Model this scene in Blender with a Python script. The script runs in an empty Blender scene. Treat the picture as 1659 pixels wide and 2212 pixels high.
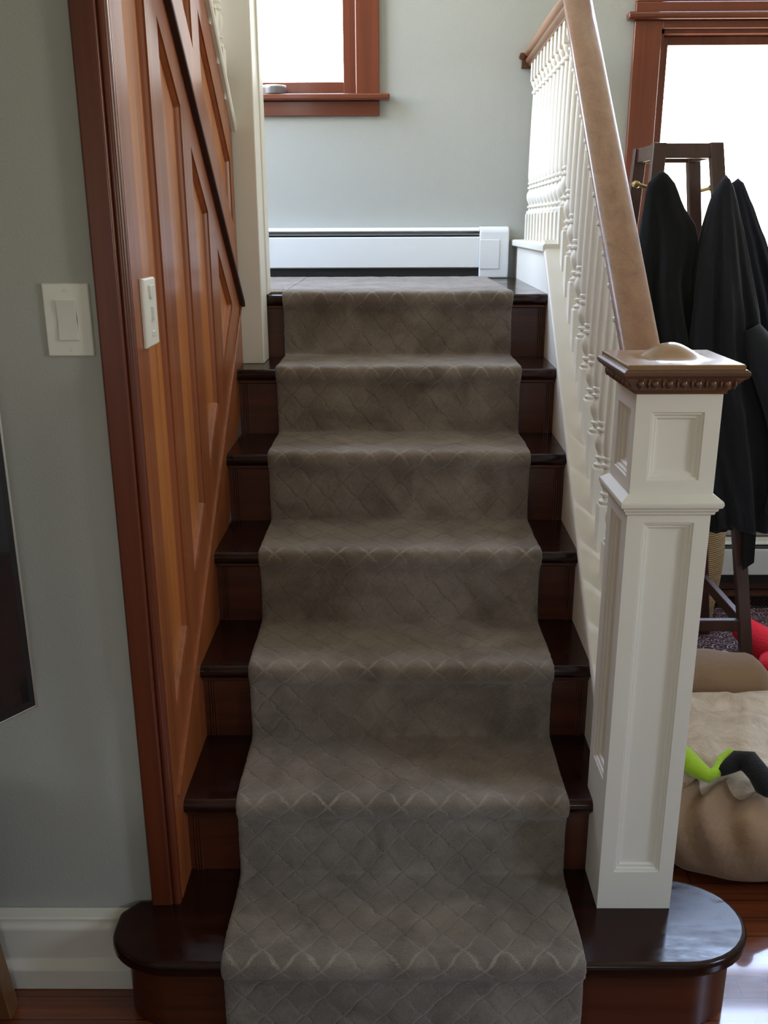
import bpy, bmesh, math, random
from mathutils import Vector, Matrix, noise
random.seed(7)
S = bpy.context.scene
C = S.collection
PI = math.pi

# ------------------------------------------------------------------ camera, world, light, exposure
F_PX, PITCH, YAW, ROLL = 2000.6294, 0.3009, -0.0074, -0.0041
cam_d = bpy.data.cameras.new('camera'); cam = bpy.data.objects.new('camera', cam_d); C.objects.link(cam)
fw = Vector((math.sin(YAW)*math.cos(PITCH), math.cos(YAW)*math.cos(PITCH), -math.sin(PITCH)))
rt = Vector((math.cos(YAW), -math.sin(YAW), 0)); up = rt.cross(fw)
r2 = rt*math.cos(ROLL)+up*math.sin(ROLL); u2 = -rt*math.sin(ROLL)+up*math.cos(ROLL)
M = Matrix((r2, u2, -fw)).transposed().to_4x4(); M.translation = Vector((-0.0225, -1.395, 1.5035))
cam.matrix_world = M
cam_d.sensor_fit = 'VERTICAL'; cam_d.sensor_height = 24.0; cam_d.sensor_width = 18.0
cam_d.lens = F_PX/2212*24.0; cam_d.clip_start = 0.02
S.camera = cam

W = bpy.data.worlds.new('sky'); S.world = W; W.use_nodes = True
bg = W.node_tree.nodes['Background']; bg.inputs[1].default_value = 8.5
_g = W.node_tree.nodes.new('ShaderNodeTexCoord'); _s = W.node_tree.nodes.new('ShaderNodeSeparateXYZ'); _r = W.node_tree.nodes.new('ShaderNodeValToRGB')
W.node_tree.links.new(_g.outputs['Generated'], _s.inputs[0]); W.node_tree.links.new(_s.outputs[2], _r.inputs[0]); W.node_tree.links.new(_r.outputs[0], bg.inputs[0])
_e = _r.color_ramp.elements; _e[0].position = 0.0; _e[0].color = (.80, .76, .60, 1); _e[1].position = .55; _e[1].color = (.78, 1.00, 1.45, 1)
_x = _e.new(.12); _x.color = (1.08, 1.06, .98, 1)
S.view_settings.view_transform = 'Standard'; S.view_settings.look = 'None'
S.view_settings.gamma = 1; S.view_settings.use_curve_mapping = False
S.view_settings.exposure = 0.70

def portal(name, loc, rot, sx, sy):
    d = bpy.data.lights.new(name, 'AREA'); d.shape = 'RECTANGLE'; d.size = sx; d.size_y = sy
    d.cycles.is_portal = True
    o = bpy.data.objects.new(name, d); C.objects.link(o); o.location = loc; o.rotation_euler = rot
# window openings: (x0,x1,z0,z1) on the back wall, then side and front walls, some added for fill
WIN1 = (-0.90, -0.147, 1.962, 3.05)
WIN2 = (0.957, 2.02, 0.85, 2.18)
TRANSOM = (0.957, 2.02, 2.262, 2.90)
FILL_HOLE6 = (-3.1, -2.55, 1.0, 1.9)         # unseen opening added to light the newel's left side, far left wall: y0,y1,z0,z1
FILL_HOLE4 = (0.60, 1.02, 1.2, 1.8)        # unseen opening added as low front fill, front wall: x0,x1,z0,z1
WIN3 = (-1.35, -0.80, 1.30, 2.30)      # unseen, added and sized for daylight from the right, right wall: y0,y1,z0,z1
WIN5 = (1.15, 2.28, 1.95, 4.3)          # upper stairwell window on its left wall: y0,y1,z0,z1
YB, XRW, YF, XLW = 2.34, 2.40, -3.7, -2.3
portal('window_portal', ((WIN1[0]+WIN1[1])/2, YB+0.16, (WIN1[2]+WIN1[3])/2), (-PI/2, 0, 0), WIN1[1]-WIN1[0], WIN1[3]-WIN1[2])
portal('window_portal', ((WIN2[0]+WIN2[1])/2, YB+0.16, (WIN2[2]+WIN2[3])/2), (-PI/2, 0, 0), WIN2[1]-WIN2[0], WIN2[3]-WIN2[2])
portal('window_portal', ((WIN2[0]+WIN2[1])/2, YB+0.16, (TRANSOM[2]+TRANSOM[3])/2), (-PI/2, 0, 0), WIN2[1]-WIN2[0], TRANSOM[3]-TRANSOM[2])
portal('window_portal', ((FILL_HOLE4[0]+FILL_HOLE4[1])/2, YF-0.16, (FILL_HOLE4[2]+FILL_HOLE4[3])/2), (PI/2, 0, 0), FILL_HOLE4[1]-FILL_HOLE4[0], FILL_HOLE4[3]-FILL_HOLE4[2])
portal('window_portal', (XLW-0.16, (FILL_HOLE6[0]+FILL_HOLE6[1])/2, (FILL_HOLE6[2]+FILL_HOLE6[3])/2), (0, -PI/2, 0), FILL_HOLE6[3]-FILL_HOLE6[2], FILL_HOLE6[1]-FILL_HOLE6[0])
portal('window_portal', (XRW+0.16, (WIN3[0]+WIN3[1])/2, (WIN3[2]+WIN3[3])/2), (0, PI/2, 0), WIN3[3]-WIN3[2], WIN3[1]-WIN3[0])
portal('window_portal', (-1.5-0.16, (WIN5[0]+WIN5[1])/2, (WIN5[2]+WIN5[3])/2), (0, -PI/2, 0), WIN5[3]-WIN5[2], WIN5[1]-WIN5[0])

# ------------------------------------------------------------------ materials
def new_mat(name):
    m = bpy.data.materials.new(name); m.use_nodes = True
    nt = m.node_tree; b = nt.nodes['Principled BSDF']; return m, nt, b
def N(nt, t, **k):
    n = nt.nodes.new(t)
    for a, v in k.items(): setattr(n, a, v)
    return n
def ramp(nt, fac, stops):
    r = N(nt, 'ShaderNodeValToRGB'); e = r.color_ramp.elements
    e[0].position = stops[0][0]; e[0].color = (*stops[0][1], 1)
    e[1].position = stops[-1][0]; e[1].color = (*stops[-1][1], 1)
    for p, c in stops[1:-1]:
        x = e.new(p); x.color = (*c, 1)
    nt.links.new(fac, r.inputs[0]); return r.outputs[0]
def bump(nt, b, h, dist, strength=1.0):
    n = N(nt, 'ShaderNodeBump'); n.inputs['Strength'].default_value = strength; n.inputs['Distance'].default_value = dist
    nt.links.new(h, n.inputs['Height']); nt.links.new(n.outputs[0], b.inputs['Normal']); return n
def coords(nt, scale=(1, 1, 1), rot=(0, 0, 0), out='Object'):
    t = N(nt, 'ShaderNodeTexCoord'); m = N(nt, 'ShaderNodeMapping')
    m.inputs['Scale'].default_value = scale; m.inputs['Rotation'].default_value = rot
    nt.links.new(t.outputs[out], m.inputs[0]); return m.outputs[0]
def noise_t(nt, v, sc, det=4, rough=.55, dist=0):
    n = N(nt, 'ShaderNodeTexNoise'); n.inputs['Scale'].default_value = sc; n.inputs['Detail'].default_value = det
    n.inputs['Roughness'].default_value = rough; n.inputs['Distortion'].default_value = dist
    nt.links.new(v, n.inputs['Vector']); return n.outputs[0]
def math_n(nt, op, a, b=None):
    n = N(nt, 'ShaderNodeMath', operation=op)
    for i, v in enumerate((a, b)):
        if v is None: continue
        if isinstance(v, (int, float)): n.inputs[i].default_value = v
        else: nt.links.new(v, n.inputs[i])
    return n.outputs[0]
def plain(name, col, rough=.5, metal=0, spec=.5, nz=0.0, nscale=60, coat=0, var=0.0, sheen=0):
    m, nt, b = new_mat(name)
    b.inputs['Base Color'].default_value = (*col, 1); b.inputs['Roughness'].default_value = rough
    b.inputs['Metallic'].default_value = metal; b.inputs['Specular IOR Level'].default_value = spec
    b.inputs['Coat Weight'].default_value = coat; b.inputs['Sheen Weight'].default_value = sheen
    v = coords(nt)
    if var:
        c = ramp(nt, noise_t(nt, v, 3.0, 5), [(.35, tuple(x*(1-var) for x in col)), (.65, tuple(min(1, x*(1+var)) for x in col))])
        nt.links.new(c, b.inputs['Base Color'])
    if nz: bump(nt, b, noise_t(nt, v, nscale, 4), nz)
    return m
def wood(name, dark, light, axis='z', rough=.3, coat=.3, fine=1.0, contrast=1.0, spec=.5, lo=.3, hi=.7, bumpd=.00012, cr=.12):
    m, nt, b = new_mat(name)
    ax = 'xyz'.index(axis)
    s1 = [26*fine]*3; s1[ax] = 0.9*fine
    s2 = [150*fine]*3; s2[ax] = 3.0*fine
    a = noise_t(nt, coords(nt, s1), 1.0, 4, .6, .6)
    f = noise_t(nt, coords(nt, s2), 1.0, 3, .6)
    mx = math_n(nt, 'ADD', math_n(nt, 'MULTIPLY', a, .72), math_n(nt, 'MULTIPLY', f, .28))
    mid = tuple((p+q)/2 for p, q in zip(dark, light))
    nt.links.new(ramp(nt, mx, [(lo, dark), (.5, mid), (hi, light)]), b.inputs['Base Color'])
    b.inputs['Roughness'].default_value = rough; b.inputs['Coat Weight'].default_value = coat
    b.inputs['Coat Roughness'].default_value = cr; b.inputs['Specular IOR Level'].default_value = spec
    bump(nt, b, mx, bumpd, .6)
    return m

MT = {}
MT['wall'] = plain('wall_paint', (.43, .44, .405), .75, nz=.0006, nscale=260, spec=.25)
MT['ceiling'] = plain('ceiling_paint', (.75, .74, .71), .9)
MT['white'] = plain('white_gloss_paint', (.78, .75, .66), .45, nz=.0004, nscale=30, spec=.35)
MT['heater'] = plain('heater_enamel', (.80, .83, .84), .35)
MT['slot'] = plain('slot_shade', (.012, .013, .014), .6)  # near-black colour stands in for the shade inside the heaters
MT['panel'] = wood('panel_pine', (.30, .085, .018), (.62, .235, .058), 'z', .34, .15, bumpd=.00003)
MT['frame'] = wood('frame_pine', (.20, .050, .014), (.38, .115, .035), 'z', .34, .15, bumpd=.00003)
MT['casing'] = wood('casing_wood', (.085, .018, .007), (.16, .035, .012), 'z', .3, .3, bumpd=.00003)
MT['mould'] = wood('dark_moulding', (.035, .010, .007), (.05, .014, .009), 'y', .6, .0)
MT['wincase'] = wood('window_casing_wood', (.105, .024, .010), (.20, .050, .021), 'z', .3, .3, .7)
MT['wincase_h'] = wood('window_casing_wood_level', (.105, .024, .010), (.20, .050, .021), 'x', .3, .3, .7)
MT['tread'] = wood('tread_wood', (.006, .0022, .0016), (.034, .009, .005), 'x', .16, .0, .6, spec=.36, bumpd=.00004)
_nt = MT['tread'].node_tree; _rg = _nt.nodes.new('ShaderNodeMapRange'); _rg.inputs[1].default_value = .35; _rg.inputs[2].default_value = .65; _rg.inputs[3].default_value = .10; _rg.inputs[4].default_value = .27
_nt.links.new(noise_t(_nt, coords(_nt, (9, 26, 20)), 1.0, 5, .7), _rg.inputs[0]); _nt.links.new(_rg.outputs[0], _nt.nodes['Principled BSDF'].inputs['Roughness'])
MT['riser'] = wood('riser_wood', (.036, .009, .003), (.110, .026, .009), 'x', .36, .2, .8)
MT['rail'] = wood('handrail_wood', (.18, .080, .040), (.33, .170, .090), 'y', .33, .35, 1.0)
MT['capwood'] = wood('newel_cap_wood', (.20, .10, .035), (.32, .17, .065), 'x', .24, .5, .8)
MT['capdark'] = wood('newel_cap_carving', (.06, .022, .010), (.15, .060, .025), 'x', .35, .3, .8)
MT['rack'] = wood('coat_stand_wood', (.035, .014, .010), (.075, .030, .020), 'z', .4, .2)
MT['console'] = wood('console_wood', (.12, .05, .018), (.22, .10, .035), 'z', .4, .2)
MT['black'] = plain('black_gloss', (.006, .006, .007), .08, coat=.5)
MT['bezel'] = plain('black_bezel', (.02, .02, .02), .3, metal=.3)
MT['silver'] = plain('silver_edge', (.55, .53, .48), .3, metal=.8)
MT['plate'] = plain('switch_plastic', (.78, .77, .70), .35)
MT['plate2'] = plain('rocker_plastic', (.72, .71, .64), .3)
MT['brass'] = plain('aged_brass', (.45, .33, .14), .35, metal=.9)
MT['coat1'] = plain('black_cloth', (.0065, .007, .008), .9, nz=.002, nscale=60, sheen=.06, spec=.2)
MT['coat2'] = plain('charcoal_cloth', (.011, .012, .016), .85, nz=.002, nscale=50, sheen=.10, spec=.25)
MT['coat3'] = plain('navy_cloth', (.012, .014, .024), .85, nz=.002, nscale=50, sheen=.10, spec=.25)
MT['tan'] = plain('tan_canvas', (.30, .185, .105), .8, nz=.0015, nscale=90, var=.12, sheen=.2)
MT['tan2'] = plain('brown_canvas', (.26, .155, .085), .8, nz=.0015, nscale=60, var=.1, sheen=.2)
MT['red'] = plain('red_plush', (.62, .008, .018), .9, nz=.004, nscale=160, sheen=.05, spec=.2)
MT['green'] = plain('lime_plush', (.42, .68, .02), .9, nz=.003, nscale=180, sheen=.4)
MT['blackplush'] = plain('black_plush', (.006, .006, .007), .95, nz=.003, nscale=180, sheen=.08)
MT['brownplush'] = plain('brown_plush', (.14, .055, .022), .95, nz=.006, nscale=90, var=.4, sheen=.3)
MT['peach'] = plain('peach_plush', (.55, .30, .15), .95, nz=.004, nscale=120, sheen=.3)
MT['whiteplush'] = plain('white_plush', (.8, .8, .82), .95, nz=.004, nscale=120, sheen=.3)
MT['grille'] = plain('black_grille', (.02, .02, .022), .45, metal=.5)
MT['darkbase'] = wood('dark_base_wood', (.05, .015, .008), (.10, .030, .014), 'x', .35, .3)
MT['dish'] = plain('grey_metal', (.22, .22, .23), .35, metal=.6)

def mat_fleece():
    m, nt, b = new_mat('cream_fleece'); v = coords(nt)
    n = noise_t(nt, v, 9, 6, .65, .8); n2 = noise_t(nt, v, 120, 4, .7)
    nt.links.new(ramp(nt, n, [(.3, (.55, .40, .28)), (.55, (.82, .68, .54)), (.7, (.90, .80, .69))]), b.inputs['Base Color'])
    b.inputs['Roughness'].default_value = .95; b.inputs['Sheen Weight'].default_value = .5
    bump(nt, b, math_n(nt, 'ADD', n2, math_n(nt, 'MULTIPLY', n, 3.0)), .006); return m
MT['fleece'] = mat_fleece()
def mat_straw():
    m, nt, b = new_mat('woven_straw'); v = coords(nt, (1, 1, 1))
    w = N(nt, 'ShaderNodeTexWave', wave_type='BANDS', bands_direction='Z'); w.inputs['Scale'].default_value = 38
    w.inputs['Distortion'].default_value = 1.5; w.inputs['Detail'].default_value = 3; nt.links.new(v, w.inputs['Vector'])
    nt.links.new(ramp(nt, w.outputs['Fac'], [(.0, (.30, .19, .08)), (.6, (.55, .38, .18)), (1, (.66, .49, .26))]), b.inputs['Base Color'])
    b.inputs['Roughness'].default_value = .8; bump(nt, b, w.outputs['Fac'], .004); return m
MT['straw'] = mat_straw()
def mat_floor():
    m, nt, b = new_mat('floor_boards'); v = coords(nt)
    br = N(nt, 'ShaderNodeTexBrick'); br.offset = .37; br.inputs['Scale'].default_value = 1
    br.inputs['Brick Width'].default_value = 1.1; br.inputs['Row Height'].default_value = .057
    br.inputs['Mortar Size'].default_value = .0012; br.inputs['Bias'].default_value = 0
    br.inputs['Color1'].default_value = (.21, .050, .016, 1); br.inputs['Color2'].default_value = (.13, .030, .010, 1)
    br.inputs['Mortar'].default_value = (.012, .005, .003, 1); nt.links.new(v, br.inputs['Vector'])
    g = noise_t(nt, coords(nt, (2, 45, 45)), 1, 5, .6, .5)
    mx = N(nt, 'ShaderNodeMix', data_type='RGBA', blend_type='MULTIPLY'); mx.inputs[0].default_value = .8
    nt.links.new(br.outputs[0], mx.inputs['A']); nt.links.new(ramp(nt, g, [(.3, (.45, .4, .4)), (.65, (1.3, 1.25, 1.2))]), mx.inputs['B'])
    nt.links.new(mx.outputs['Result'], b.inputs['Base Color']); b.inputs['Roughness'].default_value = .2
    b.inputs['Coat Weight'].default_value = 1; b.inputs['Coat Roughness'].default_value = .06
    bump(nt, b, noise_t(nt, v, 22, 3), .0006); return m
MT['floor'] = mat_floor()
def mat_rug():
    m, nt, b = new_mat('patterned_rug'); v = coords(nt)
    vo = N(nt, 'ShaderNodeTexVoronoi', feature='F1'); vo.inputs['Scale'].default_value = 17; vo.inputs['Randomness'].default_value = .55
    nt.links.new(v, vo.inputs['Vector'])
    n = noise_t(nt, v, 60, 3, .7, 1.2)
    s = math_n(nt, 'ADD', math_n(nt, 'MULTIPLY', math_n(nt, 'SINE', math_n(nt, 'MULTIPLY', vo.outputs['Distance'], 34)), .22), n)
    nt.links.new(ramp(nt, s, [(.30, (.012, .012, .022)), (.42, (.085, .012, .020)), (.56, (.11, .018, .024)), (.64, (.045, .045, .06)), (.74, (.42, .38, .34))]), b.inputs['Base Color'])
    b.inputs['Roughness'].default_value = .95; bump(nt, b, n, .002); return m
MT['rug'] = mat_rug()
def mat_carpet():
    # cut-and-loop pile with an ogee trellis carved between the tufts; the pattern lies in the runner's own UV (metres)
    m, nt, b = new_mat('trellis_carpet')
    t = N(nt, 'ShaderNodeTexCoord'); sp = N(nt, 'ShaderNodeSeparateXYZ'); 
    wob = N(nt, 'ShaderNodeTexNoise'); wob.inputs['Scale'].default_value = 30; wob.inputs['Detail'].default_value = 2
    nt.links.new(t.outputs['UV'], wob.inputs['Vector'])
    nt.links.new(t.outputs['UV'], sp.inputs[0])
    wob2 = N(nt, 'ShaderNodeTexNoise'); wob2.inputs['Scale'].default_value = 230; wob2.inputs['Detail'].default_value = 1
    nt.links.new(t.outputs['UV'], wob2.inputs['Vector'])
    wv = math_n(nt, 'ADD', math_n(nt, 'MULTIPLY', math_n(nt, 'SUBTRACT', wob.outputs[0], .5), .12), math_n(nt, 'MULTIPLY', math_n(nt, 'SUBTRACT', wob2.outputs[0], .5), .085))
    u = math_n(nt, 'ADD', math_n(nt, 'DIVIDE', sp.outputs[0], .076), wv)
    w = math_n(nt, 'ADD', math_n(nt, 'DIVIDE', sp.outputs[1], .088), wv)
    def tri(x):   # |frac(x)-.5|*2 -> 1 on the line
        return math_n(nt, 'ABSOLUTE', math_n(nt, 'SUBTRACT', math_n(nt, 'MULTIPLY', math_n(nt, 'FRACT', x), 2), 1))
    sw = math_n(nt, 'MULTIPLY', math_n(nt, 'SINE', math_n(nt, 'MULTIPLY', w, 4*PI)), .030)
    a = tri(math_n(nt, 'ADD', math_n(nt, 'ADD', u, w), sw))
    c = tri(math_n(nt, 'ADD', math_n(nt, 'SUBTRACT', u, w), math_n(nt, 'MULTIPLY', sw, -1)))
    ln = math_n(nt, 'MAXIMUM', a, c)
    mr = N(nt, 'ShaderNodeMapRange', interpolation_type='SMOOTHSTEP'); mr.inputs[2].default_value = .985
    op = N(nt, 'ShaderNodeAttribute'); op.attribute_name = 'open'; opn = op.outputs['Fac']
    nt.links.new(math_n(nt, 'SUBTRACT', .925, math_n(nt, 'MULTIPLY', opn, .125)), mr.inputs[1])
    nt.links.new(ln, mr.inputs[0]); line = mr.outputs[0]
    ob = coords(nt)
    big = noise_t(nt, ob, 9, 4, .6, .6); fine = noise_t(nt, ob, 420, 3, .75); med = noise_t(nt, ob, 120, 3, .7)
    base = ramp(nt, math_n(nt, 'ADD', math_n(nt, 'MULTIPLY', big, .55), math_n(nt, 'MULTIPLY', fine, .45)),
                [(.36, (.130, .104, .080)), (.5, (.218, .181, .146)), (.64, (.32, .272, .224))])
    mx = N(nt, 'ShaderNodeMix', data_type='RGBA'); nt.links.new(math_n(nt, 'MULTIPLY', line, math_n(nt, 'ADD', math_n(nt, 'MULTIPLY', opn, .80), .10)), mx.inputs[0])
    nt.links.new(base, mx.inputs['A']); mx.inputs['B'].default_value = (.44, .385, .30, 1)
    nt.links.new(mx.outputs['Result'], b.inputs['Base Color'])
    b.inputs['Roughness'].default_value = .95; b.inputs['Specular IOR Level'].default_value = .1
    b.inputs['Sheen Weight'].default_value = .45; b.inputs['Sheen Roughness'].default_value = .45
    b.inputs['Sheen Tint'].default_value = (.9, .88, .86, 1)
    dome = math_n(nt, 'MULTIPLY', math_n(nt, 'SUBTRACT', 1, math_n(nt, 'POWER', ln, 12)), 1.0)
    loop = math_n(nt, 'MULTIPLY', line, med)
    h = math_n(nt, 'ADD', math_n(nt, 'ADD', dome, math_n(nt, 'MULTIPLY', loop, math_n(nt, 'MULTIPLY', opn, 1.6))), math_n(nt, 'ADD', math_n(nt, 'MULTIPLY', fine, .50), math_n(nt, 'MULTIPLY', med, .55)))
    bump(nt, b, h, .0032, .9); return m
MT['carpet'] = mat_carpet()
def mat_glass():
    m, nt, b = new_mat('window_glass'); nt.nodes.remove(b)
    tr = N(nt, 'ShaderNodeBsdfTransparent'); gl = N(nt, 'ShaderNodeBsdfGlossy'); gl.inputs['Roughness'].default_value = .02
    lw = N(nt, 'ShaderNodeLayerWeight'); mx = N(nt, 'ShaderNodeMixShader')
    nt.links.new(math_n(nt, 'ADD', math_n(nt, 'MULTIPLY', math_n(nt, 'POWER', lw.outputs['Facing'], 5), .9), .04), mx.inputs[0]); nt.links.new(tr.outputs[0], mx.inputs[1]); nt.links.new(gl.outputs[0], mx.inputs[2])
    nt.links.new(mx.outputs[0], nt.nodes['Material Output'].inputs[0]); return m
MT['glass'] = mat_glass()

# ------------------------------------------------------------------ mesh helpers
class MB:
    def __init__(s): s.v = []; s.f = []
    def add(s, vs, fs):
        o = len(s.v); s.v += [tuple(p) for p in vs]; s.f += [tuple(i+o for i in f) for f in fs]; return s
    def box(s, x0, x1, y0, y1, z0, z1):
        return s.add([(x, y, z) for z in (z0, z1) for y in (y0, y1) for x in (x0, x1)],
                     [(0, 2, 3, 1), (4, 5, 7, 6), (0, 1, 5, 4), (1, 3, 7, 5), (3, 2, 6, 7), (2, 0, 4, 6)])
    def prism_x(s, yz, x0, x1, shear=0.0):
        n = len(yz)
        vs = [(x0+shear*y, y, z) for y, z in yz]+[(x1+shear*y, y, z) for y, z in yz]
        return s.add(vs, [tuple(range(n)), tuple(range(2*n-1, n-1, -1))]+[(i, i+n, (i+1) % n+n, (i+1) % n) for i in range(n)])
    def prism_y(s, xz, y0, y1):
        n = len(xz); vs = [(x, y0, z) for x, z in xz]+[(x, y1, z) for x, z in xz]
        return s.add(vs, [tuple(range(n)), tuple(range(2*n-1, n-1, -1))]+[(i, i+n, (i+1) % n+n, (i+1) % n) for i in range(n)])
    def prism_z(s, xy, z0, z1, taper=None):
        n = len(xy); vs = [(x, y, z0) for x, y in xy]+[(x, y, z1) for x, y in (taper or xy)]
        return s.add(vs, [tuple(range(n-1, -1, -1)), tuple(range(n, 2*n))]+[(i, (i+1) % n, (i+1) % n+n, i+n) for i in range(n)])
    def loft(s, rings, closed=True, caps=True):
        n = len(rings[0]); vs = [p for r in rings for p in r]; fs = []
        for k in range(len(rings)-1):
            for i in range(n if closed else n-1):
                j = (i+1) % n; fs.append((k*n+i, k*n+j, (k+1)*n+j, (k+1)*n+i))
        if caps and closed: fs += [tuple(range(n-1, -1, -1)), tuple((len(rings)-1)*n+i for i in range(n))]
        return s.add(vs, fs)
    def lathe(s, prof, c=(0, 0, 0), n=20):
        return s.loft([[(c[0]+r*math.cos(2*PI*i/n), c[1]+r*math.sin(2*PI*i/n), c[2]+z) for i in range(n)] for z, r in prof])
    def tube(s, pts, rad, n=10):
        rings = []
        for i, p in enumerate(pts):
            p = Vector(p); a = Vector(pts[max(0, i-1)]); b = Vector(pts[min(len(pts)-1, i+1)]); t = (b-a).normalized()
            u = t.cross(Vector((0, 0, 1))) if abs(t.z) < .95 else t.cross(Vector((1, 0, 0))); u.normalize(); w = t.cross(u)
            r = rad[i] if isinstance(rad, (list, tuple)) else rad
            rings.append([tuple(p+u*r*math.cos(2*PI*k/n)+w*r*math.sin(2*PI*k/n)) for k in range(n)])
        return s.loft(rings)
    def ellipsoid(s, c, r, n=16, m=10):
        rings = []
        for k in range(m+1):
            a = -PI/2+PI*(k/m)*.998+.001*PI/2
            rings.append([(c[0]+r[0]*math.cos(a)*math.cos(2*PI*i/n), c[1]+r[1]*math.cos(a)*math.sin(2*PI*i/n), c[2]+r[2]*math.sin(a)) for i in range(n)])
        return s.loft(rings)
    def sweep_rail(s, prof, path):   # upright cross-sections (across, up) carried along a path that runs in depth
        return s.loft([[(x+a, y, z+h) for a, h in prof] for x, y, z in path])

def wloc(o):
    p = Vector((0, 0, 0))
    while o: p += Vector(o.location); o = o.parent
    return p
def obj(name, mb, mat, parent=None, smooth=False, bevel=0, seg=2, angle=35, loc=None, flat_uv=None, subsurf=0):
    me = bpy.data.meshes.new(name)
    off = wloc(parent) if parent else Vector((0, 0, 0))
    if loc: off = off+Vector(loc)
    me.from_pydata([tuple(Vector(p)-off) for p in mb.v], [], mb.f)
    bm = bmesh.new(); bm.from_mesh(me); bmesh.ops.remove_doubles(bm, verts=bm.verts, dist=1e-6)
    bmesh.ops.recalc_face_normals(bm, faces=bm.faces); bm.to_mesh(me); bm.free()
    me.materials.append(MT[mat] if isinstance(mat, str) else mat)
    o = bpy.data.objects.new(name, me); C.objects.link(o)
    if parent: o.parent = parent
    if loc: o.location = loc
    if bevel:
        b = o.modifiers.new('bevel', 'BEVEL'); b.width = bevel; b.segments = seg; b.limit_method = 'ANGLE'; b.angle_limit = math.radians(30)
    if subsurf:
        b = o.modifiers.new('sub', 'SUBSURF'); b.levels = subsurf; b.render_levels = subsurf
    if smooth or bevel:
        me.polygons.foreach_set('use_smooth', [True]*len(me.polygons))
        if not (smooth == 'all'):
            try: me.set_sharp_from_angle(angle=math.radians(angle))
            except Exception: pass
            w = o.modifiers.new('normals', 'WEIGHTED_NORMAL'); w.keep_sharp = True; w.weight = 80
    return o
def tag(o, label, cat, group=None, kind=None):
    o['label'] = label; o['category'] = cat
    if group: o['group'] = group
    if kind: o['kind'] = kind
    return o
def thing(name, loc, label, cat, group=None):
    o = bpy.data.objects.new(name, None); C.objects.link(o); o.location = loc; o.empty_display_size = .1
    return tag(o, label, cat, group)
def struct(name, mb, mat, label, cat, **k):
    o = obj(name, mb, mat, **k); return tag(o, label, cat, kind='structure')
def offset_poly(P, d):
    # inward offset of a convex polygon (counter-clockwise or clockwise)
    n = len(P); A = sum(P[i][0]*P[(i+1) % n][1]-P[(i+1) % n][0]*P[i][1] for i in range(n)); sg = 1 if A > 0 else -1
    L = []
    for i in range(n):
        (x0, y0), (x1, y1) = P[i], P[(i+1) % n]; l = math.hypot(x1-x0, y1-y0); nx, ny = -(y1-y0)/l*sg, (x1-x0)/l*sg
        L.append((nx, ny, nx*x0+ny*y0+d))
    R = []
    for i in range(n):
        a, b = L[i-1], L[i]; D = a[0]*b[1]-b[0]*a[1]
        R.append(((a[2]*b[1]-b[2]*a[1])/D, (a[0]*b[2]-b[0]*a[2])/D))
    return R
def ring_panel(mb, outer, inner, steps, mapf, fill=True):
    """outer/inner polygons of equal length in plane coordinates; steps = (inset, depth) from inner; mapf(a, b, depth) -> point"""
    rings = [[mapf(a, b, 0) for a, b in outer], [mapf(a, b, 0) for a, b in inner]]
    for ins, dep in steps: rings.append([mapf(a, b, dep) for a, b in (offset_poly(inner, ins) if ins else inner)])
    mb.loft(rings, caps=False)
    if fill: mb.add(rings[-1], [tuple(range(len(inner)))])

# ------------------------------------------------------------------ dimensions of the stair
RISE, RUN = .18747, .23557
XL = -.455
def noseZ(y): return RISE+RISE/RUN*y
def XR(y): return .418+.02*y          # inner face of the white string, the balustrade runs slightly outward
LZ = 7*RISE                            # landing level
LY = 6*RUN                             # landing nosing

# ------------------------------------------------------------------ room shell
def wall_y(name, y0, y1, x0, x1, z0, z1, holes, mat, label, extra=None):
    """wall whose face is normal to y, with rectangular holes"""
    mb = MB(); hs = sorted(holes); x = x0
    for hx0, hx1, hz0, hz1 in hs:
        mb.box(x, hx0, y0, y1, z0, z1); mb.box(hx0, hx1, y0, y1, z0, hz0); mb.box(hx0, hx1, y0, y1, hz1, z1); x = hx1
    mb.box(x, x1, y0, y1, z0, z1)
    if extra: mb.box(*extra)
    return struct(name, mb, mat, label, 'wall')
def wall_x(name, x0, x1, y0, y1, z0, z1, holes, mat, label):
    mb = MB(); hs = sorted(holes); y = y0
    for hy0, hy1, hz0, hz1 in hs:
        mb.box(x0, x1, y, hy0, z0, z1); mb.box(x0, x1, hy0, hy1, z0, hz0); mb.box(x0, x1, hy0, hy1, hz1, z1); y = hy1
    mb.box(x0, x1, y, y1, z0, z1)
    return struct(name, mb, mat, label, 'wall')
H1, H2 = 3.02, 4.6
struct('floor', MB().box(XLW, XRW, YF, YB, -.05, 0), 'floor', 'glossy red brown strip wood floor of the room', 'floor')
wall_y('wall_back', YB, YB+.14, -1.5, XRW, -.05, H2, [WIN1, (WIN2[0], WIN2[1], WIN2[2], TRANSOM[3])], 'wall', 'pale blue grey painted wall behind the landing and the coat stand', (WIN2[0], WIN2[1], YB, YB+.14, WIN2[3], TRANSOM[2]))
wall_y('wall_left', .187, .25, XLW, -.508, 0, H1, [], 'wall', 'blue grey painted wall left of the panelling, behind the television')
wall_x('wall_right', XRW, XRW+.14, YF, YB, -.05, H2, [WIN3], 'wall', 'painted wall on the far right of the room')
wall_y('wall_front', YF-.14, YF, XLW, XRW, -.05, H2, [FILL_HOLE4], 'wall', 'painted wall behind the viewer')
wall_x('wall_far_left', XLW-.14, XLW, YF, .25, -.05, H2, [FILL_HOLE6], 'wall', 'painted wall at the left end of the room')
wall_x('wall_stairwell_left', -1.5-.12, -1.5, .25, YB, -.05, H2, [WIN5], 'wall', 'painted wall on the left of the stairwell')
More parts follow.
